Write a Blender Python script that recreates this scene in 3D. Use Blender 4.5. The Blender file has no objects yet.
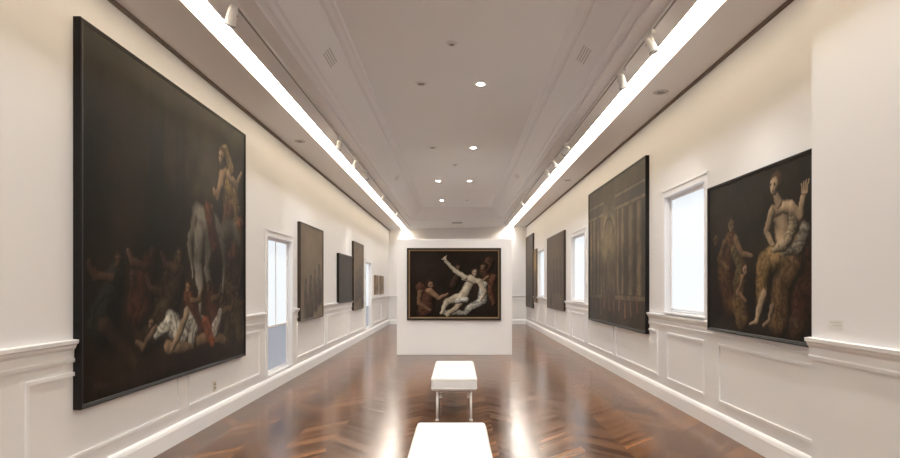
import bpy, bmesh, math, random
import numpy as np
from mathutils import Vector
random.seed(4); np.random.seed(4)
scene = bpy.context.scene

# ------------------------------------------------------------------ dimensions
XL, XR = -2.86, 2.91
YB, YF = -3.5, 23.5
ZC = 4.42
def zs(x): return 4.035 + 0.022*x      # side-soffit height

# ------------------------------------------------------------------ materials
def principled(name, col, rough=0.5, metal=0.0, spec=0.5, emis=None, estr=0.0, noise=0.0, bump=0.0, nscale=8.0):
    m = bpy.data.materials.new(name); m.use_nodes = True
    nt = m.node_tree; b = nt.nodes['Principled BSDF']
    b.inputs['Base Color'].default_value = (*col, 1)
    b.inputs['Roughness'].default_value = rough
    b.inputs['Metallic'].default_value = metal
    b.inputs['Specular IOR Level'].default_value = spec
    if emis:
        b.inputs['Emission Color'].default_value = (*emis, 1)
        b.inputs['Emission Strength'].default_value = estr
    if noise > 0 or bump > 0:
        tc = nt.nodes.new('ShaderNodeTexCoord')
        n = nt.nodes.new('ShaderNodeTexNoise'); n.inputs['Scale'].default_value = nscale
        n.inputs['Detail'].default_value = 4
        nt.links.new(tc.outputs['Object'], n.inputs['Vector'])
        if noise > 0:
            r = nt.nodes.new('ShaderNodeMix'); r.data_type = 'RGBA'
            r.inputs[6].default_value = (*[c*(1-noise) for c in col], 1)
            r.inputs[7].default_value = (*[min(1, c*(1+noise)) for c in col], 1)
            nt.links.new(n.outputs['Fac'], r.inputs[0]); nt.links.new(r.outputs[2], b.inputs['Base Color'])
        if bump > 0:
            bp = nt.nodes.new('ShaderNodeBump'); bp.inputs['Strength'].default_value = bump
            bp.inputs['Distance'].default_value = 0.01
            nt.links.new(n.outputs['Fac'], bp.inputs['Height']); nt.links.new(bp.outputs[0], b.inputs['Normal'])
    return m

WALL = principled('wall_plaster', (0.79, 0.785, 0.795), 0.6, noise=0.02, nscale=1.2)
TRIM = principled('trim_paint', (0.83, 0.83, 0.845), 0.4, noise=0.01)
CEIL = principled('ceiling_paint', (0.89, 0.90, 0.905), 0.7, noise=0.02, nscale=1.0)
SOFF = principled('soffit_paint', (0.83, 0.82, 0.815), 0.7, noise=0.02, nscale=1.0)
GAP = principled('shadow_gap', (0.16, 0.12, 0.09), 0.8)  # dark colour standing in for the shade between wall and soffit
SLOT = principled('cove_interior', (0.80, 0.71, 0.55), 0.6)  # cream paint carries the warm glow of the cove light
COVE = principled('cove_lamp', (1, .9, .7), 0.5, emis=(1.0, 0.96, 0.905), estr=17.0)
SHADE = principled('backlit_shade', (0.28, 0.31, 0.34), 0.8, emis=(0.86, 0.93, 1.0), estr=0.27)
FROST = principled('frosted_panel', (0.2, 0.23, 0.27), 0.5, emis=(0.66, 0.74, 0.9), estr=0.09)
BLACK = principled('ebony_frame', (0.006, 0.005, 0.005), 0.45, spec=0.2, noise=0.2)
BROWNF = principled('walnut_frame', (0.03, 0.018, 0.011), 0.4, spec=0.3, noise=0.2)
GOLD = principled('gilt_line', (0.15, 0.09, 0.035), 0.45, metal=0.4)
WHITEM = principled('white_enamel', (0.8, 0.79, 0.77), 0.35)
GREY = principled('grey_metal', (0.25, 0.24, 0.23), 0.5)
LOUV = principled('vent_louvre', (0.5, 0.49, 0.47), 0.5)
CHROME = principled('chrome', (0.75, 0.75, 0.76), 0.12, metal=1.0)
LEATHER = principled('white_leather', (0.80, 0.805, 0.81), 0.38, bump=0.15, nscale=60)
LAMP = principled('lamp_lit', (1, 1, 1), 0.5, emis=(1.0, 0.93, 0.78), estr=30)
LAMPOFF = principled('lamp_dull', (0.22, 0.2, 0.18), 0.4)
OUTL = principled('outlet_ivory', (0.62, 0.57, 0.46), 0.4)
PAPER = principled('label_paper', (0.75, 0.75, 0.72), 0.7)

def floor_material():
    m = bpy.data.materials.new('chevron_parquet'); m.use_nodes = True
    nt = m.node_tree; L = nt.links; N = nt.nodes; b = N['Principled BSDF']
    def math_(op, a, c=None):
        n = N.new('ShaderNodeMath'); n.operation = op
        for i, v in enumerate((a, c)):
            if v is None: continue
            if isinstance(v, (int, float)): n.inputs[i].default_value = v
            else: L.new(v, n.inputs[i])
        return n.outputs[0]
    tc = N.new('ShaderNodeTexCoord'); sp = N.new('ShaderNodeSeparateXYZ')
    L.new(tc.outputs['Object'], sp.inputs[0])
    x, y = sp.outputs[0], sp.outputs[1]
    W, P = 0.42, 0.10
    xs = math_('ADD', x, 50.0)
    tri = math_('PINGPONG', xs, W)
    s = math_('ADD', y, tri)
    sP = math_('DIVIDE', s, P)
    idx = math_('FLOOR', sP); col = math_('FLOOR', math_('DIVIDE', xs, W))
    cb = N.new('ShaderNodeCombineXYZ'); L.new(col, cb.inputs[0]); L.new(idx, cb.inputs[1])
    wn = N.new('ShaderNodeTexWhiteNoise'); wn.noise_dimensions = '3D'; L.new(cb.outputs[0], wn.inputs['Vector'])
    par = math_('SUBTRACT', tri, y)
    g = N.new('ShaderNodeCombineXYZ'); L.new(math_('MULTIPLY', s, 26.0), g.inputs[0]); L.new(math_('MULTIPLY', par, 2.0), g.inputs[1]); L.new(math_('MULTIPLY', col, 3.7), g.inputs[2])
    gn = N.new('ShaderNodeTexNoise'); gn.inputs['Scale'].default_value = 1.0; gn.inputs['Detail'].default_value = 3
    L.new(g.outputs[0], gn.inputs['Vector'])
    mixv = math_('ADD', math_('MULTIPLY', wn.outputs['Value'], 0.50), math_('MULTIPLY', gn.outputs['Fac'], 0.45))
    side = math_('MULTIPLY', math_('PINGPONG', col, 1.0), 0.20)
    mixv = math_('ADD', mixv, side)
    cr = N.new('ShaderNodeValToRGB'); L.new(mixv, cr.inputs[0])
    e = cr.color_ramp.elements
    e[0].position = 0.15; e[0].color = (0.026, 0.0085, 0.0025, 1)
    e[1].position = 1.0; e[1].color = (0.200, 0.076, 0.020, 1)
    k = e.new(0.55); k.color = (0.075, 0.0255, 0.0070, 1)
    fr = math_('FRACT', sP); gap = math_('LESS_THAN', fr, 0.06)
    mx = N.new('ShaderNodeMix'); mx.data_type = 'RGBA'
    L.new(math_('MULTIPLY', gap, 0.6), mx.inputs[0]); L.new(cr.outputs[0], mx.inputs[6]); mx.inputs[7].default_value = (0.015, 0.006, 0.003, 1)
    L.new(mx.outputs[2], b.inputs['Base Color'])
    rr = math_('ADD', math_('MULTIPLY', wn.outputs['Value'], 0.05), 0.175)
    L.new(rr, b.inputs['Roughness'])
    b.inputs['Specular IOR Level'].default_value = 0.36
    b.inputs['Specular Tint'].default_value = (1.0, 0.84, 0.68, 1)
    b.inputs['Coat Weight'].default_value = 0.0
    bp = N.new('ShaderNodeBump'); bp.inputs['Strength'].default_value = 0.12; bp.inputs['Distance'].default_value = 0.003
    L.new(math_('ADD', gn.outputs['Fac'], math_('MULTIPLY', gap, -1.0)), bp.inputs['Height']); L.new(bp.outputs[0], b.inputs['Normal'])
    return m
FLOOR = floor_material()

def canvas_material():
    m = bpy.data.materials.new('oil_on_canvas'); m.use_nodes = True
    nt = m.node_tree; b = nt.nodes['Principled BSDF']
    a = nt.nodes.new('ShaderNodeAttribute'); a.attribute_name = 'paint'
    nt.links.new(a.outputs['Color'], b.inputs['Base Color'])
    b.inputs['Roughness'].default_value = 0.40
    b.inputs['Specular IOR Level'].default_value = 0.08
    b.inputs['Specular Tint'].default_value = (1.0, 0.9, 0.78, 1)
    n = nt.nodes.new('ShaderNodeTexNoise'); n.inputs['Scale'].default_value = 40
    tc = nt.nodes.new('ShaderNodeTexCoord'); nt.links.new(tc.outputs['Object'], n.inputs['Vector'])
    bp = nt.nodes.new('ShaderNodeBump'); bp.inputs['Strength'].default_value = 0.2; bp.inputs['Distance'].default_value = 0.004
    nt.links.new(n.outputs['Fac'], bp.inputs['Height']); nt.links.new(bp.outputs[0], b.inputs['Normal'])
    return m
CANVAS = canvas_material()

# ------------------------------------------------------------------ mesh builder
class MB:
    def __init__(s): s.v=[]; s.f=[]; s.m=[]; s.mats=[]; s.sm=[]
    def mi(s, mat):
        if mat not in s.mats: s.mats.append(mat)
        return s.mats.index(mat)
    def face(s, pts, mat, smooth=False):
        n=len(s.v); s.v += [tuple(p) for p in pts]; s.f.append(tuple(range(n,n+len(pts)))); s.m.append(s.mi(mat)); s.sm.append(smooth)
    def box(s, x0,x1,y0,y1,z0,z1, mat):
        x0,x1=sorted((x0,x1)); y0,y1=sorted((y0,y1)); z0,z1=sorted((z0,z1))
        n=len(s.v)
        s.v += [(x0,y0,z0),(x1,y0,z0),(x1,y1,z0),(x0,y1,z0),(x0,y0,z1),(x1,y0,z1),(x1,y1,z1),(x0,y1,z1)]
        for q in ((0,3,2,1),(4,5,6,7),(0,1,5,4),(1,2,6,5),(2,3,7,6),(3,0,4,7)):
            s.f.append(tuple(n+i for i in q)); s.m.append(s.mi(mat)); s.sm.append(False)
    def cyl(s, p0, p1, r0, r1, mat, n=20, cap=True, smooth=True):
        p0=Vector(p0); p1=Vector(p1); d=(p1-p0).normalized()
        a = Vector((1,0,0)) if abs(d.x)<0.9 else Vector((0,1,0))
        u=d.cross(a).normalized(); w=d.cross(u)
        b=len(s.v)
        for p,r in ((p0,r0),(p1,r1)):
            for i in range(n):
                t=2*math.pi*i/n; s.v.append(tuple(p+u*(r*math.cos(t))+w*(r*math.sin(t))))
        for i in range(n):
            j=(i+1)%n; s.f.append((b+i,b+j,b+n+j,b+n+i)); s.m.append(s.mi(mat)); s.sm.append(smooth)
        if cap:
            s.f.append(tuple(b+i for i in reversed(range(n)))); s.m.append(s.mi(mat)); s.sm.append(False)
            s.f.append(tuple(b+n+i for i in range(n))); s.m.append(s.mi(mat)); s.sm.append(False)
    def extrude_y(s, prof, y0, y1, mat):
        n=len(prof); b=len(s.v)
        s.v += [(x,y0,z) for x,z in prof]+[(x,y1,z) for x,z in prof]
        for i in range(n):
            j=(i+1)%n; s.f.append((b+i,b+j,b+n+j,b+n+i)); s.m.append(s.mi(mat)); s.sm.append(False)
        s.f.append(tuple(b+i for i in range(n))); s.m.append(s.mi(mat)); s.sm.append(False)
        s.f.append(tuple(b+n+i for i in reversed(range(n)))); s.m.append(s.mi(mat)); s.sm.append(False)
    def extrude_x(s, prof, x0, x1, mat):
        n=len(prof); b=len(s.v)
        s.v += [(x0,y,z) for y,z in prof]+[(x1,y,z) for y,z in prof]
        for i in range(n):
            j=(i+1)%n; s.f.append((b+i,b+j,b+n+j,b+n+i)); s.m.append(s.mi(mat)); s.sm.append(False)
        s.f.append(tuple(b+i for i in range(n))); s.m.append(s.mi(mat)); s.sm.append(False)
        s.f.append(tuple(b+n+i for i in reversed(range(n)))); s.m.append(s.mi(mat)); s.sm.append(False)
    def build(s, name, parent=None, bevel=0, recalc=True):
        me=bpy.data.meshes.new(name); me.from_pydata(s.v,[],s.f)
        for m in s.mats: me.materials.append(m)
        me.polygons.foreach_set('material_index', s.m)
        me.polygons.foreach_set('use_smooth', s.sm)
        if recalc:
            bm=bmesh.new(); bm.from_mesh(me); bmesh.ops.recalc_face_normals(bm, faces=bm.faces[:]); bm.to_mesh(me); bm.free()
        me.update()
        ob=bpy.data.objects.new(name, me); scene.collection.objects.link(ob)
        if parent: ob.parent=parent
        if bevel:
            md=ob.modifiers.new('bev','BEVEL'); md.width=bevel; md.segments=2; md.limit_method='ANGLE'
        return ob
def empty(name, loc=(0,0,0)):
    e=bpy.data.objects.new(name,None); e.location=loc; e.empty_display_size=0.2; scene.collection.objects.link(e); return e

# ------------------------------------------------------------------ room shell
fl=MB(); fl.box(XL-0.4,XR+0.4,YB-0.3,YF+0.3,-0.15,0,FLOOR); fl.build('floor')

left_win=[(8.42,9.65,0.24,2.36),(17.45,18.6,0.24,2.36)]
right_win=[(6.55,7.80,1.22,2.83),(12.72,14.2,1.22,2.83),(18.6,20.0,1.22,2.83)]
def wall_side(name, xi, sgn, wins):
    b=MB(); xo=xi+sgn*0.35; top=4.7
    y=YB-0.3
    for (a,c,z0,z1) in wins:
        b.box(xi,xo,y,a,-0.15,top,WALL)
        b.box(xi,xo,a,c,-0.15,z0,WALL); b.box(xi,xo,a,c,z1,top,WALL); y=c
    b.box(xi,xo,y,YF+0.3,-0.15,top,WALL)
    return b.build(name)
wall_side('wall_left',XL,-1,left_win); wall_side('wall_right',XR,1,right_win)
b=MB(); b.box(XL,XR,YF,YF+0.3,-0.15,4.7,WALL); b.build('wall_far')
b=MB(); b.box(XL,XR,YB-0.3,YB,-0.15,4.7,WALL); b.build('wall_back')
XP=2.75; YP=4.34
b=MB(); b.box(XP,XR+0.01,YB,YP,0,zs(XR)+0.0,WALL); b.build('wall_pier')

# ceiling: soffits + cove slots + crown + central ceiling
def strip(c,x0,z0,x1,z1,mat,y0=YB,y1=YF):
    c.face([(x0,y0,z0),(x1,y0,z1),(x1,y1,z1),(x0,y1,z0)],mat)
for sg,xw,so,si in ((-1,XL,2.31,2.10),(1,XR,2.34,2.09)):
    c=MB(); so*=sg; si*=sg; xc=1.70*sg; D=0.15
    strip(c,xw,zs(xw),so,zs(so),SOFF)
    strip(c,so,zs(so),so,zs(so)+D,SLOT)
    xm=so-sg*0.11
    strip(c,so,zs(so)+D,xm,zs(so)+D,COVE)
    strip(c,xm,zs(so)+D,si,zs(so)+D,SLOT)
    strip(c,si,zs(so)+D,si,zs(si),SLOT)
    c.build('ceiling_soffit',recalc=False)
    c=MB(); strip(c,si,zs(si),xc,zs(xc),SOFF); c.build('ceiling_soffit',recalc=False)
c=MB()
CY0,CY1=-2.6,20.0
prof=[(0.50,0.0,1),(0.50,0.03,1),(0.47,0.04,1),(0.43,0.045,1),(0.40,0.075,1),(0.37,0.085,1),(0.13,4.33,0),(0.13,4.35,0),(0.09,4.36,0),(0.05,4.385,0),(0.02,4.395,0),(0.0,4.42,0)]
def ring(o,z,rel):
    x0,x1,y0,y1=-1.2-o,1.2+o,CY0-o,CY1+o
    r=[]
    for (x,y) in ((x0,y0),(x1,y0),(x1,y1),(x0,y1)):
        r.append((x,y,(zs(x)+z) if rel else z))
    return r
rings=[ring(*p) for p in prof]
for a,d in zip(rings[:-1],rings[1:]):
    for i in range(4):
        j=(i+1)%4; c.face([a[i],a[j],d[j],d[i]],TRIM)
c.face(rings[-1],CEIL)
r0=rings[0]
c.face([r0[3],r0[2],(1.7,YF,zs(1.7)),(-1.7,YF,zs(-1.7))],SOFF)
c.face([r0[0],r0[1],(1.7,YB,zs(1.7)),(-1.7,YB,zs(-1.7))],SOFF)
c.build('ceiling',recalc=False)

t=MB(); t.box(XL,XL+0.025,YB,YF,zs(XL)-0.035,zs(XL)+0.0,GAP); t.build('shadow_strip_1')  # dark strip, paints the shaded reveal under the soffit
t=MB(); t.box(XR-0.025,XR,YP,YF,zs(XR)-0.035,zs(XR)+0.0,GAP); t.build('shadow_strip_2')  # same painted shade line along the right wall

# --- chair rail / baseboards / panels
def rail_prof(x, s):
    return [(x,1.035),(x+s*0.014,1.035),(x+s*0.016,1.06),(x+s*0.008,1.07),(x+s*0.010,1.125),(x+s*0.024,1.145),(x+s*0.030,1.165),(x+s*0.044,1.175),(x+s*0.046,1.20),(x,1.205)]
def base_prof(x, s):
    return [(x,0),(x+s*0.03,0),(x+s*0.03,0.15),(x+s*0.022,0.175),(x+s*0.012,0.19),(x,0.20)]
def panel(b, x, s, y0, y1, z0=0.31, z1=0.96, w=0.028, d=0.014):
    b.box(x,x+s*d,y0,y1,z0,z0+w,TRIM); b.box(x,x+s*d,y0,y1,z1-w,z1,TRIM)
    b.box(x,x+s*d,y0,y0+w,z0+w,z1-w,TRIM); b.box(x,x+s*d,y1-w,y1,z0+w,z1-w,TRIM)
cas=0.11
b=MB(); b.extrude_y(base_prof(XL,1),YB,YF,TRIM); b.build('baseboard_left')
b=MB(); b.extrude_y(base_prof(XR,-1),YP,YF,TRIM); b.extrude_y(base_prof(XP,-1),YB,YP,TRIM); b.build('baseboard_right')
b=MB(); b.extrude_x([(YF-(z[0]),z[1]) for z in base_prof(0,1)],XL+0.03,XR-0.03,TRIM); b.build('baseboard_far')
b=MB(); y=YB
for (a,d,_,_) in left_win:
    b.extrude_y(rail_prof(XL,1),y,a-cas,TRIM); y=d+cas
b.extrude_y(rail_prof(XL,1),y,YF,TRIM)
for (p,q) in ((-3,-0.9),(-0.7,1.4),(1.6,3.5),(3.7,5.75),(5.95,8.1),(10.0,12.1),(12.3,14.6),(14.8,17.1),(18.95,21),(21.2,23.2)):
    panel(b,XL,1,p,q)
b.build('trim_3')
b=MB(); b.extrude_y(rail_prof(XR,-1),YP,YF,TRIM)
for (p,q) in ((4.5,6.22),(6.58,7.74),(8.1,10.2),(10.4,12.4),(12.8,14.1),(14.45,16.4),(16.6,18.35),(18.68,19.92),(20.3,21.6),(21.8,23.2)):
    panel(b,XR,-1,p,q)
b.extrude_y(rail_prof(XP,-1),YB,YP+0.02,TRIM)
b.build('trim_4')
b=MB(); b.extrude_x([(YF-p[0],p[1]) for p in rail_prof(0,1)],XL+0.06,XR-0.06,TRIM)
for (p,q) in ((-2.7,-1.0),(-0.8,0.8),(1.0,2.75)):
    z0,z1,w=0.31,0.96,0.028
    b.box(p,q,YF-0.014,YF,z0,z0+w,TRIM); b.box(p,q,YF-0.014,YF,z1-w,z1,TRIM)
    b.box(p,p+w,YF-0.014,YF,z0,z1,TRIM); b.box(q-w,q,YF-0.014,YF,z0,z1,TRIM)
b.build('trim_5')

# --- windows
def window(name, xi, s, a, d, z0, z1, tall):
    b=MB(); o=-s*0.06
    w=0.075; t=0.020
    b.box(xi,xi+s*t,a-w,a,z0,z1+w,TRIM); b.box(xi,xi+s*t,d,d+w,z0,z1+w,TRIM)
    b.box(xi,xi+s*t,a,d,z1,z1+w,TRIM)
    b.box(xi,xi+s*0.03,a-w-0.01,d+w+0.01,z1+w,z1+w+0.025,TRIM)
    if not tall: b.box(xi+o,xi+s*0.045,a,d,z0,z0+0.02,TRIM)
    f=0.045; xs0,xs1=xi+o,xi+o-s*0.04
    b.box(xs0,xs1,a,a+f,z0,z1,TRIM); b.box(xs0,xs1,d-f,d,z0,z1,TRIM)
    b.box(xs0,xs1,a+f,d-f,z1-f,z1,TRIM); b.box(xs0,xs1,a+f,d-f,z0,z0+f,TRIM)
    zm=z0+0.34*(z1-z0) if tall else None
    xp0,xp1=xs0-s*0.015,xs0-s*0.03
    if tall:
        b.box(xs0,xs1,a+f,d-f,zm-0.015,zm+0.015,TRIM)
        b.box(xp0,xp1,a+f,d-f,zm,z1-f,SHADE); b.box(xp0,xp1,a+f,d-f,z0+f,zm,FROST)
        ym=(a+d)/2; b.box(xs0,xs1,ym-0.012,ym+0.012,zm,z1-f,TRIM)
    else:
        b.box(xp0,xp1,a+f,d-f,z0+f,z1-f,SHADE)
        b.cyl((xs0,a+f,z0+f+0.02),(xs0,d-f,z0+f+0.02),0.012,0.012,TRIM,8)
    b.box(xs1-s*0.06,xs1-s*0.08,a,d,z0,z1,TRIM)
    b.build(name)
n=1
for w_ in left_win: window('window_%d'%n,XL,1,*w_,True); n+=1
for w_ in right_win: window('window_%d'%n,XR,-1,*w_,False); n+=1

PX0,PX1,PY=-1.395,1.275,13.0
b=MB(); b.box(PX0,PX1,PY,PY+0.45,0.0,2.69,WALL); b.build('wall_partition',bevel=0.006)

# ------------------------------------------------------------------ painter
def vnoise(h,w,cells,seed):
    r=np.random.RandomState(seed); gy=max(2,int(cells)); gx=max(2,int(cells*w/h))
    g=r.rand(gy+2,gx+2)
    yy=np.linspace(0,gy,h); xx=np.linspace(0,gx,w)
    y0=yy.astype(int); x0=xx.astype(int); fy=(yy-y0)[:,None]; fx=(xx-x0)[None]
    fy=fy*fy*(3-2*fy); fx=fx*fx*(3-2*fx)
    A=g[y0][:,x0];B=g[y0][:,x0+1];C=g[y0+1][:,x0];D=g[y0+1][:,x0+1]
    return A*(1-fy)*(1-fx)+B*(1-fy)*fx+C*fy*(1-fx)+D*fy*fx
def fbm(h,w,c,seed): return (vnoise(h,w,c,seed)*.5+vnoise(h,w,c*2.1,seed+1)*.27+vnoise(h,w,c*4.3,seed+2)*.15+vnoise(h,w,c*9,seed+3)*.08)
class Paint:
    def __init__(s,asp,res,base,seed=0,var=0.6,k=1.0):
        s.h=res; s.w=int(res*asp); s.asp=asp; s.k=k
        v,u=np.mgrid[0:s.h,0:s.w]; s.u=u/(s.w-1); s.v=v/(s.h-1); s.x=s.u*asp; s.y=s.v
        s.seed=seed; nz=fbm(s.h,s.w,4,seed)
        s.nf=fbm(s.h,s.w,14,seed+9); s.nh=fbm(s.h,s.w,30,seed+40)
        s.c=np.array(base)[None,None]*(1-var+2*var*nz)[...,None]
        s.jx=(fbm(s.h,s.w,9,seed+20)-.5)*0.05+(s.nh-.5)*.014; s.jy=(fbm(s.h,s.w,9,seed+30)-.5)*0.05+(s.nf-.5)*.014
    def mix(s,a,col):
        a=a[...,None]; s.c=s.c*(1-a)+col*a
    def veil(s,seed,lo=.35,hi=1.5,cells=6):
        n=fbm(s.h,s.w,cells,seed); n=np.clip((n-.3)/.4,0,1); s.c=s.c*(lo+(hi-lo)*n)[...,None]
    def glow(s,u,v,ru,rv,col,k=1.0):
        d=((s.u-u)/ru)**2+((s.v-v)/rv)**2
        a=np.exp(-d*1.5)*k*(0.5+1.0*(s.nf-.2)); s.mix(np.clip(a,0,1),np.array(col))
    def limb(s,pts,rad,col,hi=1.0,soft=0.42,fold=0.0,lx=-0.5,ly=0.6):
        X=s.x+s.jx; Y=s.y+s.jy
        best=np.full(X.shape,9.0); NX=np.zeros(X.shape); NY=np.zeros(X.shape)
        P=[(p[0]*s.asp,p[1]) for p in pts]
        if len(P)==1: P=P*2; rad=list(rad)*2
        TX_=0; TY_=1
        for (a,b_,ra,rb) in zip(P[:-1],P[1:],rad[:-1],rad[1:]):
            dx,dy=b_[0]-a[0],b_[1]-a[1]; L2=dx*dx+dy*dy+1e-9
            t=np.clip(((X-a[0])*dx+(Y-a[1])*dy)/L2,0,1)
            ex=X-(a[0]+t*dx); ey=Y-(a[1]+t*dy); r=ra+(rb-ra)*t
            q=np.sqrt(ex*ex+ey*ey)/r
            m=q<best; best=np.where(m,q,best); NX=np.where(m,ex/r,NX); NY=np.where(m,ey/r,NY)
            if L2>1e-6: TX_,TY_=dx/math.sqrt(L2),dy/math.sqrt(L2)
        a=np.clip((1-best)/soft,0,1); a=a*a*(3-2*a)
        nz=np.sqrt(np.clip(1-NX**2-NY**2,0,1))
        sh=np.clip(0.02+0.45*nz+0.9*(NX*lx+NY*ly),0.015,1.3)*hi*s.k
        if fold:
            cross=(X*(-TY_)+Y*TX_)/max(rad)
            sh=sh*(1-fold+fold*2.0*np.abs(np.sin(cross*3.4+(s.nf-.5)*9+(s.nh-.5)*3)))*(0.6+.8*s.nf)
        else: sh=sh*(0.5+1.0*s.nf)
        sh=sh*(0.75+.5*s.nh)
        s.mix(a,np.array(col)[None,None]*sh[...,None])
    def head(s,u,v,r,skin,hair,face=(-0.4,-0.1)):
        s.limb([(u-face[0]*r*.5/s.asp,v+r*.25)],[r*1.15],hair)
        s.limb([(u,v),(u+face[0]*r*.3/s.asp,v-r*.45)],[r*.82,r*.6],skin)
        for k in (-.32,.28): s.limb([(u+(face[0]*.4+k)*r/s.asp,v+r*.05)],[r*.2],(.02,.01,.008),soft=.6)
        s.limb([(u+face[0]*r*.4/s.asp,v-r*.55)],[r*.17],(.15,.03,.02),soft=.6)
    def column(s,u0,u1,v0,v1,col,k=.85):
        e=.010
        m=np.clip((s.u-u0)/e,0,1)*np.clip((u1-s.u)/e,0,1)*np.clip((s.v-v0)/e,0,1)*np.clip((v1-s.v)/e,0,1)
        t=(s.u-u0)/(u1-u0); sh=0.35+0.8*np.sin(np.clip(t,0,1)*math.pi)*(1-.6*t)
        sh*=0.85+0.2*np.sin(t*26)
        s.mix(m*k,np.array(col)[None,None]*(sh*(.3+1.3*s.nf))[...,None])
    def arch(s,u,v,r,col,th=0.02):
        d=np.hypot((s.u-u)*s.asp,s.v-v); m=np.clip((th-np.abs(d-r))/.006,0,1)*(s.v>v)
        s.mix(m*.8,np.array(col)[None,None]*(.4+1.1*s.nf)[...,None])
    def rect(s,u0,u1,v0,v1,col,k=.8):
        m=((s.u>u0)&(s.u<u1)&(s.v>v0)&(s.v<v1)).astype(float); s.mix(m*k,np.array(col)[None,None]*(.4+1.1*s.nf)[...,None])

def paint_battle(asp):
    p=Paint(asp,340,(.0042,.0027,.0012),1,k=.56)
    p.glow(.12,.75,.1,.5,(.007,.0048,.0025),.8)
    p.glow(.62,.80,.24,.14,(.030,.022,.009),.9); p.glow(.50,.70,.25,.06,(.019,.014,.006),.8); p.glow(.68,.68,.2,.05,(.038,.026,.011),.7)
    p.column(.28,.37,.45,1,(.005,.004,.0025)); p.column(.43,.50,.55,1,(.0065,.005,.003))
    p.limb([(.95,.98),(.9,.9),(.8,.96)],[.06,.08,.05],(.02,.018,.01))
    p.glow(.35,.2,.4,.2,(.016,.009,.004),.6)
    p.limb([(.88,.66),(.92,.40)],[.10,.15],(.14,.07,.028),fold=.6)
    p.limb([(.82,.76),(.87,.70),(.90,.56)],[.062,.09,.10],(.50,.30,.09),fold=.6)
    p.limb([(.85,.62),(.80,.50),(.86,.42)],[.06,.05,.04],(.34,.12,.05),fold=.6)
    p.limb([(.84,.79),(.93,.75),(.97,.82)],[.032,.028,.018],(.5,.31,.16))
    p.limb([(.79,.77),(.75,.68),(.71,.70)],[.036,.030,.018],(.48,.29,.15))
    p.limb([(.78,.83),(.81,.88),(.87,.82)],[.03,.038,.035],(.34,.22,.09),fold=.4)
    p.head(.775,.85,.036,(.60,.38,.21),(.14,.07,.03))
    p.limb([(.95,.58),(.92,.46)],[.05,.07],(.26,.08,.035),fold=.6)
    p.head(.935,.65,.03,(.26,.15,.08),(.03,.02,.01))
    p.head(.69,.63,.028,(.28,.16,.09),(.03,.02,.01))
    H=(.44,.38,.29)
    p.limb([(.60,.54),(.70,.55),(.80,.50)],[.080,.075,.085],H)
    p.limb([(.57,.56),(.53,.46),(.55,.36)],[.02,.026,.008],(.30,.25,.18))
    p.limb([(.60,.50),(.585,.40),(.61,.32),(.595,.20),(.62,.185)],[.058,.038,.024,.016,.019],H)
    p.limb([(.67,.50),(.655,.38),(.69,.31),(.675,.21)],[.048,.032,.021,.015],(.30,.26,.2))
    p.limb([(.80,.46),(.81,.34),(.78,.24)],[.04,.026,.014],(.26,.22,.17))
    p.limb([(.82,.54),(.90,.56),(.95,.50)],[.07,.05,.035],(.26,.22,.16))
    p.limb([(.67,.61),(.72,.47)],[.05,.05],(.16,.045,.022),fold=.5)
    r=random.Random(8)
    for (u,v,k) in ((.13,.32,.24),(.22,.27,.34),(.29,.36,.4),(.37,.28,.46),(.45,.36,.45),(.52,.26,.6),(.86,.30,.45),(.93,.22,.45),(.79,.20,.45),(.68,.26,.35)):
        sk=tuple(a*k for a in (.42,.22,.11)); s_=r.choice((-1,1))
        robe=r.choice(((.20,.07,.03),(.14,.09,.04),(.07,.07,.05),(.22,.14,.06)))
        p.limb([(u,v+.01),(u+.05*s_,v-.12)],[.058,.085],tuple(a*k for a in robe),fold=.6)
        p.limb([(u+.02*s_,v),(u+.08*s_,v+.01),(u+.10*s_,v+.05)],[.022,.018,.012],sk)
        p.head(u-.01*s_,v+.055,.028,sk,(.03,.018,.01))
    W=(.80,.75,.60)
    p.limb([(.33,.15),(.40,.18),(.50,.12)],[.03,.05,.035],W,fold=.6)
    p.limb([(.50,.20),(.56,.14),(.54,.07)],[.03,.045,.025],W,fold=.6)
    p.limb([(.40,.10),(.47,.08),(.55,.07)],[.03,.033,.018],(.42,.27,.15))
    p.limb([(.50,.20),(.46,.13),(.42,.09)],[.028,.025,.015],(.50,.33,.19))
    p.limb([(.31,.17),(.26,.11),(.22,.13)],[.022,.018,.011],(.45,.27,.15))
    p.head(.29,.20,.030,(.40,.23,.12),(.04,.02,.01))
    p.limb([(.60,.10),(.70,.12),(.80,.07)],[.032,.032,.018],(.32,.19,.1))
    p.limb([(.09,.20),(.15,.12),(.22,.06)],[.03,.035,.02],(.05,.03,.015))
    p.limb([(.72,.14),(.77,.19)],[.04,.03],(.45,.40,.32),fold=.5)
    p.limb([(.64,.17),(.70,.09)],[.035,.03],(.30,.08,.035),fold=.5)
    p.limb([(.05,.03),(.5,.02),(.95,.03)],[.03,.03,.03],(.02,.013,.008))
    p.veil(77)
    return p
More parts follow.
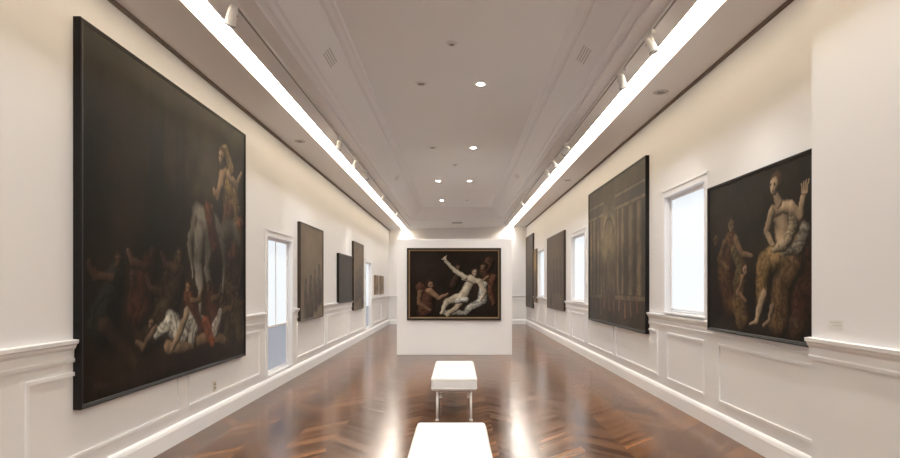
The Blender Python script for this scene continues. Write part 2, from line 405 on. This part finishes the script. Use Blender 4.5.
def paint_seated(asp):
    p=Paint(asp,320,(.0052,.0035,.0018),5,k=.50)
    p.glow(.15,.85,.25,.25,(.016,.012,.006),.6); p.glow(.5,.7,.2,.3,(.012,.009,.005),.6)
    p.limb([(.02,.45),(.12,.2)],[.10,.16],(.02,.012,.008))
    S=(.92,.63,.37)
    p.limb([(.27,.60),(.22,.40),(.28,.18)],[.10,.15,.15],(.13,.055,.022),fold=.6)
    p.limb([(.20,.60),(.13,.48),(.24,.42)],[.042,.036,.024],(.30,.16,.08))
    p.limb([(.33,.60),(.40,.50),(.50,.50)],[.038,.032,.02],(.42,.24,.12))
    p.limb([(.30,.55),(.38,.42),(.33,.30)],[.05,.06,.05],(.17,.12,.05),fold=.5)
    p.head(.28,.71,.062,(.42,.25,.13),(.06,.035,.015),(.5,-.1))
    p.head(.08,.62,.05,(.18,.10,.05),(.02,.012,.008),(.5,-.1))
    p.limb([(.38,.32),(.36,.20),(.40,.08)],[.07,.10,.10],(.20,.11,.045),fold=.6)
    p.limb([(.40,.36),(.35,.26),(.43,.20)],[.030,.026,.018],(.45,.27,.14))
    p.head(.42,.41,.046,(.48,.28,.15),(.07,.04,.02),(.5,0))
    p.limb([(.90,.60),(.97,.40),(.93,.05)],[.11,.14,.13],(.09,.035,.018),fold=.6)
    p.limb([(.72,.06),(.90,.06)],[.09,.10],(.09,.05,.025),fold=.5)
    p.limb([(.86,.48),(.72,.47),(.61,.41)],[.12,.115,.10],(.40,.24,.09),fold=.5)
    p.limb([(.62,.42),(.60,.22)],[.10,.085],(.34,.20,.075),fold=.5)
    p.limb([(.88,.40),(.78,.30),(.75,.08)],[.10,.12,.12],(.22,.12,.05),fold=.55)
    p.limb([(.95,.60),(.90,.50),(.80,.50)],[.05,.06,.045],(.45,.38,.27),fold=.55)
    p.limb([(.61,.25),(.575,.17),(.545,.10)],[.050,.040,.026],S); p.limb([(.545,.09),(.48,.06)],[.027,.016],S)
    p.limb([(.70,.17),(.67,.10)],[.038,.026],(.6,.4,.24)); p.limb([(.67,.09),(.61,.06)],[.026,.016],(.6,.4,.24))
    p.limb([(.765,.71),(.775,.64),(.80,.56)],[.088,.084,.088],S)
    p.limb([(.70,.74),(.84,.74)],[.046,.050],S)
    p.limb([(.85,.73),(.87,.62),(.80,.54),(.72,.53)],[.045,.055,.055,.04],(.50,.38,.23),fold=.5)
    p.limb([(.69,.735),(.635,.63),(.70,.56)],[.046,.038,.026],S)
    p.limb([(.85,.74),(.93,.67),(.945,.79)],[.046,.040,.025],S)
    for k in range(4): p.limb([(.935+.010*k,.80),(.918+.020*k,.872-.008*abs(k-1.5))],[.013,.009],S,soft=.5)
    p.limb([(.745,.78),(.725,.83)],[.036,.034],(.7,.46,.28))
    p.head(.715,.885,.062,S,(.15,.07,.028),(-.5,-.1))
    p.veil(78,.5,1.3)
    return p
def paint_fallen(asp):
    p=Paint(asp,240,(.0060,.0038,.0028),11,k=.56)
    p.glow(.15,.75,.25,.3,(.015,.010,.010),.5)
    p.glow(.85,.4,.2,.3,(.024,.015,.010),.6)
    S=(.92,.78,.58)
    p.limb([(.90,.82),(.84,.68),(.90,.52)],[.10,.09,.08],(.08,.038,.022),fold=.5)
    p.head(.83,.76,.062,(.24,.14,.09),(.03,.02,.01))
    p.limb([(.95,.60),(.91,.42),(.95,.2)],[.07,.06,.05],(.15,.06,.035),fold=.5)
    p.limb([(.88,.60),(.80,.50),(.84,.44)],[.035,.03,.018],(.30,.17,.10))
    p.limb([(.55,.66),(.50,.50)],[.06,.08],(.05,.028,.02),fold=.3)
    p.head(.55,.74,.055,(.14,.08,.05),(.02,.012,.01))
    p.limb([(.12,.45),(.20,.30),(.18,.10)],[.10,.14,.15],(.10,.042,.028),fold=.6)
    p.limb([(.22,.40),(.33,.28),(.42,.36)],[.062,.045,.025],(.40,.22,.13))
    p.limb([(.12,.38),(.10,.2),(.22,.10)],[.05,.042,.025],(.28,.15,.09))
    p.head(.24,.50,.065,(.32,.18,.11),(.04,.02,.012),(.6,-.2))
    p.limb([(.84,.48),(.82,.25),(.66,.10)],[.06,.10,.07],(.60,.58,.52),fold=.55)
    p.limb([(.40,.06),(.62,.06)],[.05,.05],(.42,.40,.35),fold=.5)
    p.limb([(.56,.29),(.43,.24),(.36,.06)],[.080,.062,.040],S)
    p.limb([(.59,.25),(.52,.13),(.42,.03)],[.075,.055,.035],(.76,.6,.42))
    p.limb([(.69,.56),(.665,.44),(.59,.28)],[.095,.092,.085],S)
    p.limb([(.62,.59),(.77,.54)],[.06,.055],S)
    p.limb([(.62,.60),(.51,.70),(.41,.84)],[.048,.040,.026],S)
    for k in range(4): p.limb([(.405,.85),(.365+.014*k,.885+.014*k)],[.014,.009],S,soft=.5)
    p.limb([(.79,.53),(.85,.38),(.79,.26)],[.046,.038,.024],S)
    p.limb([(.64,.26),(.53,.24)],[.055,.045],(.85,.83,.75),fold=.5)
    p.head(.74,.665,.062,(.6,.44,.31),(.07,.04,.025),(.3,.4))
    return p
def paint_ruins(asp):
    p=Paint(asp,260,(.034,.023,.012),21,.5)
    p.glow(.45,.60,.26,.38,(.14,.10,.052),.95); p.glow(.5,.1,.6,.15,(.022,.013,.007),.8); p.glow(.1,.95,.5,.12,(.018,.012,.007),.9)
    C=(.165,.117,.062); D=(.024,.016,.009)
    p.rect(.0,.30,.20,.90,D,.6); p.rect(.56,1,.20,.90,D,.6)
    for (a,d) in ((.02,.08),(.10,.15),(.19,.24),(.26,.30),(.57,.62),(.65,.70),(.76,.84),(.88,.96)): p.column(a,d,.20,.78,C)
    p.rect(.0,.32,.78,.80,C,.6); p.rect(.0,.32,.81,.87,D,.6); p.rect(.0,.33,.87,.885,C,.6)
    p.rect(.55,1,.78,.80,C,.6); p.rect(.55,1,.81,.87,D,.6); p.rect(.54,1,.87,.885,C,.6)
    p.rect(.0,.32,.17,.20,C,.5); p.rect(.55,1,.17,.20,C,.5)
    p.arch(.43,.62,.16,C,.022); p.arch(.43,.62,.125,D,.012)
    p.column(.32,.35,.2,.62,C); p.column(.51,.54,.2,.62,C)
    p.arch(.43,.45,.06,(.08,.06,.035),.012); p.column(.385,.40,.25,.45,D); p.column(.46,.475,.25,.45,D)
    for i in range(10):
        u=.08+.09*i; v=.13+.03*math.sin(i*2.3)
        p.limb([(u,v+.03),(u+.01,v-.05)],[.022,.03],(.17+.05*(i%2),.09,.05)); p.head(u,v+.06,.016,(.26,.16,.1),(.03,.02,.01))
    p.veil(79,.5,1.35,5)
    return p
def paint_generic(base,acc,seed,res=120):
    def f(asp):
        p=Paint(asp,res,base,seed,.5,k=.8)
        r=random.Random(seed)
        p.glow(.5,.75,.4,.2,tuple(a*1.3 for a in base),.7)
        for i in range(4):
            u=.2+.2*i; v=.3+.25*r.random()
            p.limb([(u,v),(u+.04,v-.25)],[.08,.13],tuple(a*.6 for a in acc),fold=.35)
            p.limb([(u,v),(u+.1,v-.06),(u+.06,v-.14)],[.035,.03,.02],acc)
            p.head(u,v+.09,.045,acc,tuple(a*.2 for a in acc))
        return p
    return f

def painting(origin, right, w, h, depth, fn, frame=BLACK, fw=0.05, gilt=False):
    O=Vector(origin); R=Vector(right); U=Vector((0,0,1)); Nn=R.cross(U)
    par=empty('framed_painting', O)
    P=lambda u,v,n: tuple(R*u+U*v+Nn*n)
    b=MB()
    pr=[(0,0),(0,depth*.9),(0.006,depth),(fw*.45,depth),(fw*.6,depth-.004),(fw*.85,depth-.005),(fw,depth-.010),(fw,0.0)]
    rings=[[P(i,i,n),P(w-i,i,n),P(w-i,h-i,n),P(i,h-i,n)] for i,n in pr]
    for k,(a,d) in enumerate(zip(rings,rings[1:]+rings[:1])):
        for i in range(4):
            j=(i+1)%4; b.face([a[i],a[j],d[j],d[i]],GOLD if (gilt and k in (4,5)) else frame)
    b.face([P(fw,fw,.01),P(w-fw,fw,.01),P(w-fw,h-fw,.01),P(fw,h-fw,.01)],BROWNF)
    b.build('frame',par,recalc=False)
    iw,ih=w-2*fw,h-2*fw
    p=fn(iw/ih); H,W=p.h,p.w
    uu,vv=np.meshgrid(np.linspace(fw,w-fw,W),np.linspace(fw,h-fw,H))
    nn=depth-.012
    co=np.zeros((H*W,3))
    for k in range(3): co[:,k]=(uu*R[k]+vv*U[k]+nn*Nn[k]).ravel()
    idx=np.arange(H*W).reshape(H,W)
    fc=np.stack([idx[:-1,:-1],idx[:-1,1:],idx[1:,1:],idx[1:,:-1]],-1).reshape(-1,4)
    me=bpy.data.meshes.new('canvas'); me.from_pydata(co.tolist(),[],fc.tolist()); me.update()
    at=me.color_attributes.new('paint','FLOAT_COLOR','POINT')
    rgba=np.ones((H*W,4),dtype=np.float32); rgba[:,:3]=np.clip(p.c,0,1).reshape(-1,3)
    at.data.foreach_set('color',rgba.ravel()); me.materials.append(CANVAS)
    ob=bpy.data.objects.new('canvas',me); scene.collection.objects.link(ob); ob.parent=par
    return par
def left_p(y0,y1,z0,z1,d,fn,**k): painting((XL,y0,z0),(0,1,0),y1-y0,z1-z0,d,fn,**k)
def right_p(y0,y1,z0,z1,d,fn,**k): painting((XR,y1,z0),(0,-1,0),y1-y0,z1-z0,d,fn,**k)
PD=.062
left_p(4.17,7.43,0.675,3.61,PD,paint_battle,fw=.035)
left_p(10.03,11.75,0.96,2.76,PD,paint_generic((.13,.095,.06),(.17,.12,.07),31),frame=BROWNF,fw=.03)  # brown base lightened, with glare on the canvas painted in
left_p(13.3,15.05,1.18,2.39,PD,paint_generic((.018,.014,.010),(.05,.035,.02),32),fw=.04)
left_p(15.2,16.8,0.93,2.83,PD,paint_generic((.10,.066,.036),(.15,.09,.05),33),frame=BROWNF,fw=.03)
left_p(19.3,20.1,1.3,1.98,.05,paint_generic((.18,.11,.045),(.25,.16,.08),34,60),frame=GOLD,fw=.07)
left_p(20.6,21.5,1.3,1.98,.05,paint_generic((.18,.11,.045),(.25,.16,.08),35,60),frame=GOLD,fw=.07)
right_p(4.48,6.38,1.10,2.71,PD,paint_seated,fw=.035)
right_p(8.47,12.15,0.87,3.58,PD,paint_ruins,fw=.04)
right_p(14.95,17.75,0.92,3.10,PD,paint_generic((.065,.040,.020),(.13,.07,.035),36),frame=BROWNF,fw=.03)
right_p(20.15,20.85,1.0,2.95,PD,paint_generic((.22,.14,.06),(.3,.2,.1),37,60),frame=GOLD,fw=.06)
right_p(21.1,23.2,0.75,3.6,PD,paint_generic((.06,.034,.018),(.12,.065,.035),38),frame=BROWNF,fw=.03)
painting((-1.16,PY,0.81),(1,0,0),2.18,1.67,0.06,paint_fallen,fw=.07,gilt=True)

# ------------------------------------------------------------------ benches
def bench(y0,y1,xc):
    par=empty('upholstered_bench',(xc,(y0+y1)/2,0)); L=y1-y0; W=.54; z0,z1=.36,.52
    bm=bmesh.new(); bmesh.ops.create_cube(bm,size=1)
    for v in bm.verts: v.co=Vector((v.co.x*W,v.co.y*L,v.co.z*(z1-z0)+(z0+z1)/2))
    bmesh.ops.bevel(bm,geom=bm.edges[:],offset=.032,segments=5,profile=.6,affect='EDGES')
    me=bpy.data.meshes.new('cushion'); bm.to_mesh(me); bm.free()
    for p in me.polygons: p.use_smooth=True
    me.materials.append(LEATHER)
    ob=bpy.data.objects.new('cushion',me); scene.collection.objects.link(ob); ob.parent=par
    b=MB()
    for z in (z0+.03,z1-.03):
        hw,hl=W/2+.001,L/2+.001; pts=[]
        r=.03
        for (cx,cy,a0) in ((hw-r,hl-r,0),(-hw+r,hl-r,90),(-hw+r,-hl+r,180),(hw-r,-hl+r,270)):
            for k in range(5):
                a=math.radians(a0+k*22.5); pts.append((cx+r*math.cos(a),cy+r*math.sin(a),z))
        for p,q in zip(pts,pts[1:]+pts[:1]): b.cyl(p,q,.004,.004,LEATHER,8)
    for i in (-1,1):
        for j in range(5): 
            yy=(-2+j)*L/5; b.cyl((i*.11,yy,z1-.006),(i*.11,yy,z1+.004),.014,.009,LEATHER,14)
    b.build('piping',par)
    b=MB()
    fx,fy=.20,L/2-.07
    for s in (-1,1):
        b.box(s*fx-.012,s*fx+.012,-fy,fy,z0-.03,z0+.002,CHROME)
        b.box(-fx,fx,s*fy-.012,s*fy+.012,z0-.03,z0+.002,CHROME)
        for t_ in (-1,1):
            b.cyl((s*fx,t_*fy,.006),(s*fx,t_*fy,z0-.02),.014,.014,WHITEM,16)
            b.cyl((s*fx,t_*fy,0.0),(s*fx,t_*fy,.012),.022,.020,WHITEM,16)
    b.build('leg_frame',par)
bench(6.60,8.10,-.035)
bench(2.95,4.45,-.045)

# ------------------------------------------------------------------ ceiling fittings
def downlight(x,y,lit):
    b=MB(); z=ZC; n=28
    b.cyl((x,y,z-.012),(x,y,z+.0),.075,.085,WHITEM,n,cap=False)
    for i in range(n):
        a=2*math.pi*i/n; c_=2*math.pi*(i+1)/n
        b.face([(x+.075*math.cos(a),y+.075*math.sin(a),z-.012),(x+.075*math.cos(c_),y+.075*math.sin(c_),z-.012),(x+.052*math.cos(c_),y+.052*math.sin(c_),z-.010),(x+.052*math.cos(a),y+.052*math.sin(a),z-.010)],WHITEM)
    b.cyl((x,y,z-.009),(x,y,z-.002),.052,.05,LAMP if lit else LAMPOFF,n)
    b.build('recessed_downlight')
    if lit:
        l=bpy.data.lights.new('bulb','SPOT'); l.energy=35; l.color=(1,.95,.87); l.spot_size=math.radians(130); l.spot_blend=.9; l.shadow_soft_size=.05
        o=bpy.data.objects.new('downlight_bulb',l); o.location=(x,y,z-.04); scene.collection.objects.link(o)
for k,y in enumerate((0.6,4.2,7.8,11.4,15.0,18.4)):
    downlight(.33,y,y<18); downlight(-.50,y,y>14)
def disc(name,x,y,z,r,mat,h=.02):
    b=MB(); b.cyl((x,y,z-h),(x,y,z),r*.85,r,mat,24); b.cyl((x,y,z-h-.006),(x,y,z-h),r*.35,r*.5,GREY,16); b.build(name)
disc('smoke_detector',-.06,6.5,ZC,.06,WHITEM); disc('smoke_detector',-.04,13.0,ZC,.06,WHITEM)
disc('ceiling_speaker',2.62,7.2,zs(2.6),.10,LOUV,.008); disc('ceiling_speaker',-2.58,9.2,zs(-2.6),.09,LOUV,.008)
disc('ceiling_speaker',2.6,13.2,zs(2.6),.10,LOUV,.008)

def vent(x,y,l):
    b=MB(); s=1 if x>0 else -1
    xa,za=1.2+.37,zs(1.57*s)+.085; xb,zb=1.2+.13,4.33
    d=Vector((s*(xb-xa),0,zb-za)).normalized(); nrm=Vector((-s*abs(d.z),0,-abs(d.x)))
    c0=Vector((s*(xa*.5+xb*.5),y,(za+zb)/2))
    for k in range(4):
        o=c0+d*(-.045+.03*k)+nrm*.004
        b.face([o-d*.007+Vector((0,-l/2,0)),o-d*.007+Vector((0,l/2,0)),o+d*.007+Vector((0,l/2,0)),o+d*.007+Vector((0,-l/2,0))],LOUV)
    b.build('air_vent',recalc=False)
for yy in (6.4,13.5):
    vent(-1.4,yy,.4); vent(1.4,yy,.4)
b=MB(); b.box(-.2,.2,YF-2.05,YF-1.95,zs(0)-.02,zs(0),GREY)
for k in range(3): b.box(-.18,.18,YF-2.04+.03*k,YF-2.03+.03*k,zs(0)-.026,zs(0)-.02,BLACK)
b.build('air_vent')

TX=1.87
for s in (-1,1):
    b=MB(); z=zs(s*TX)-.001; b.box(s*TX-.018,s*TX+.018,YB+.02,22.2,z-.03,z,WHITEM); b.box(s*TX-.010,s*TX+.010,YB+.02,22.2,z-.031,z-.029,GREY); b.build('lighting_track')
def spot(s,y,tgt,en=12):
    x=s*TX; z=zs(x)-.034
    par=empty('track_spotlight',(x,y,z)); b=MB()
    b.box(-.02,.02,-.08,.08,-.035,0,WHITEM)
    b.cyl((0,0,-.03),(0,0,-.09),.012,.012,WHITEM,12)
    c0=Vector((0,0,-.12)); T=Vector(tgt)-(Vector((x,y,z))+c0); T.normalize()
    b.cyl(c0-T*.085,c0-T*.06,.024,.040,WHITEM,24)
    b.cyl(c0-T*.06,c0+T*.08,.040,.046,WHITEM,24,cap=False)
    b.cyl(c0+T*.065,c0+T*.083,.047,.047,GREY,24,cap=False)
    b.cyl(c0+T*.03,c0+T*.055,.042,.042,GREY,24)
    b.cyl((-.048,0,-.12),(.048,0,-.12),.008,.008,GREY,10)
    b.build('spot_head',par)
    l=bpy.data.lights.new('bulb','SPOT'); l.energy=en; l.color=(1,.95,.87); l.spot_size=math.radians(75); l.spot_blend=1; l.shadow_soft_size=.04
    o=bpy.data.objects.new('bulb',l); o.parent=par; o.location=c0+T*.10; o.rotation_euler=T.to_track_quat('-Z','Y').to_euler(); scene.collection.objects.link(o)
spot(-1,4.65,(XL,5.6,1.6)); spot(-1,8.9,(XL,10.8,1.7)); spot(-1,10.3,(XL,10.9,1.7)); spot(-1,14.2,(XL,15.3,1.7)); spot(-1,17.5,(XL,19,1.6))
spot(1,5.4,(XR,5.3,1.5)); spot(1,6.35,(XR,7.8,1.7),12); spot(1,10.7,(XR,10.4,1.9),22); spot(1,11.6,(XR,12.6,1.7)); spot(1,16,(XR,16.2,1.9))
spot(-1,11.4,(-.3,13.0,1.6),8); spot(1,9.6,(.2,13.0,1.6),8)

b=MB(); b.box(XL,XL+.008,6.56,6.64,.36,.48,OUTL); b.box(XL+.008,XL+.011,6.58,6.62,.385,.41,LAMPOFF); b.box(XL+.008,XL+.011,6.58,6.62,.43,.455,LAMPOFF); b.build('wall_outlet',bevel=.002)
b=MB(); b.box(XP-.004,XP,3.98,4.14,1.29,1.36,PAPER); b.box(XP-.005,XP-.004,4.0,4.12,1.333,1.339,LOUV); b.box(XP-.005,XP-.004,4.0,4.09,1.313,1.318,LOUV); b.build('wall_label')

# ------------------------------------------------------------------ world / camera
w=bpy.data.worlds.new('world'); scene.world=w; w.use_nodes=True
w.node_tree.nodes['Background'].inputs[0].default_value=(.6,.7,.9,1); w.node_tree.nodes['Background'].inputs[1].default_value=.3
cam=bpy.data.cameras.new('camera'); co=bpy.data.objects.new('camera',cam); scene.collection.objects.link(co)
co.location=(0,0,1.6); co.rotation_euler=(math.radians(90),0,0)
cam.sensor_width=36; cam.lens=560/900*36; cam.shift_x=-7/900; cam.shift_y=57/900; cam.clip_start=.05
scene.camera=co
scene.view_settings.view_transform='Standard'
scene.view_settings.exposure=1.64
scene.view_settings.gamma=1.15
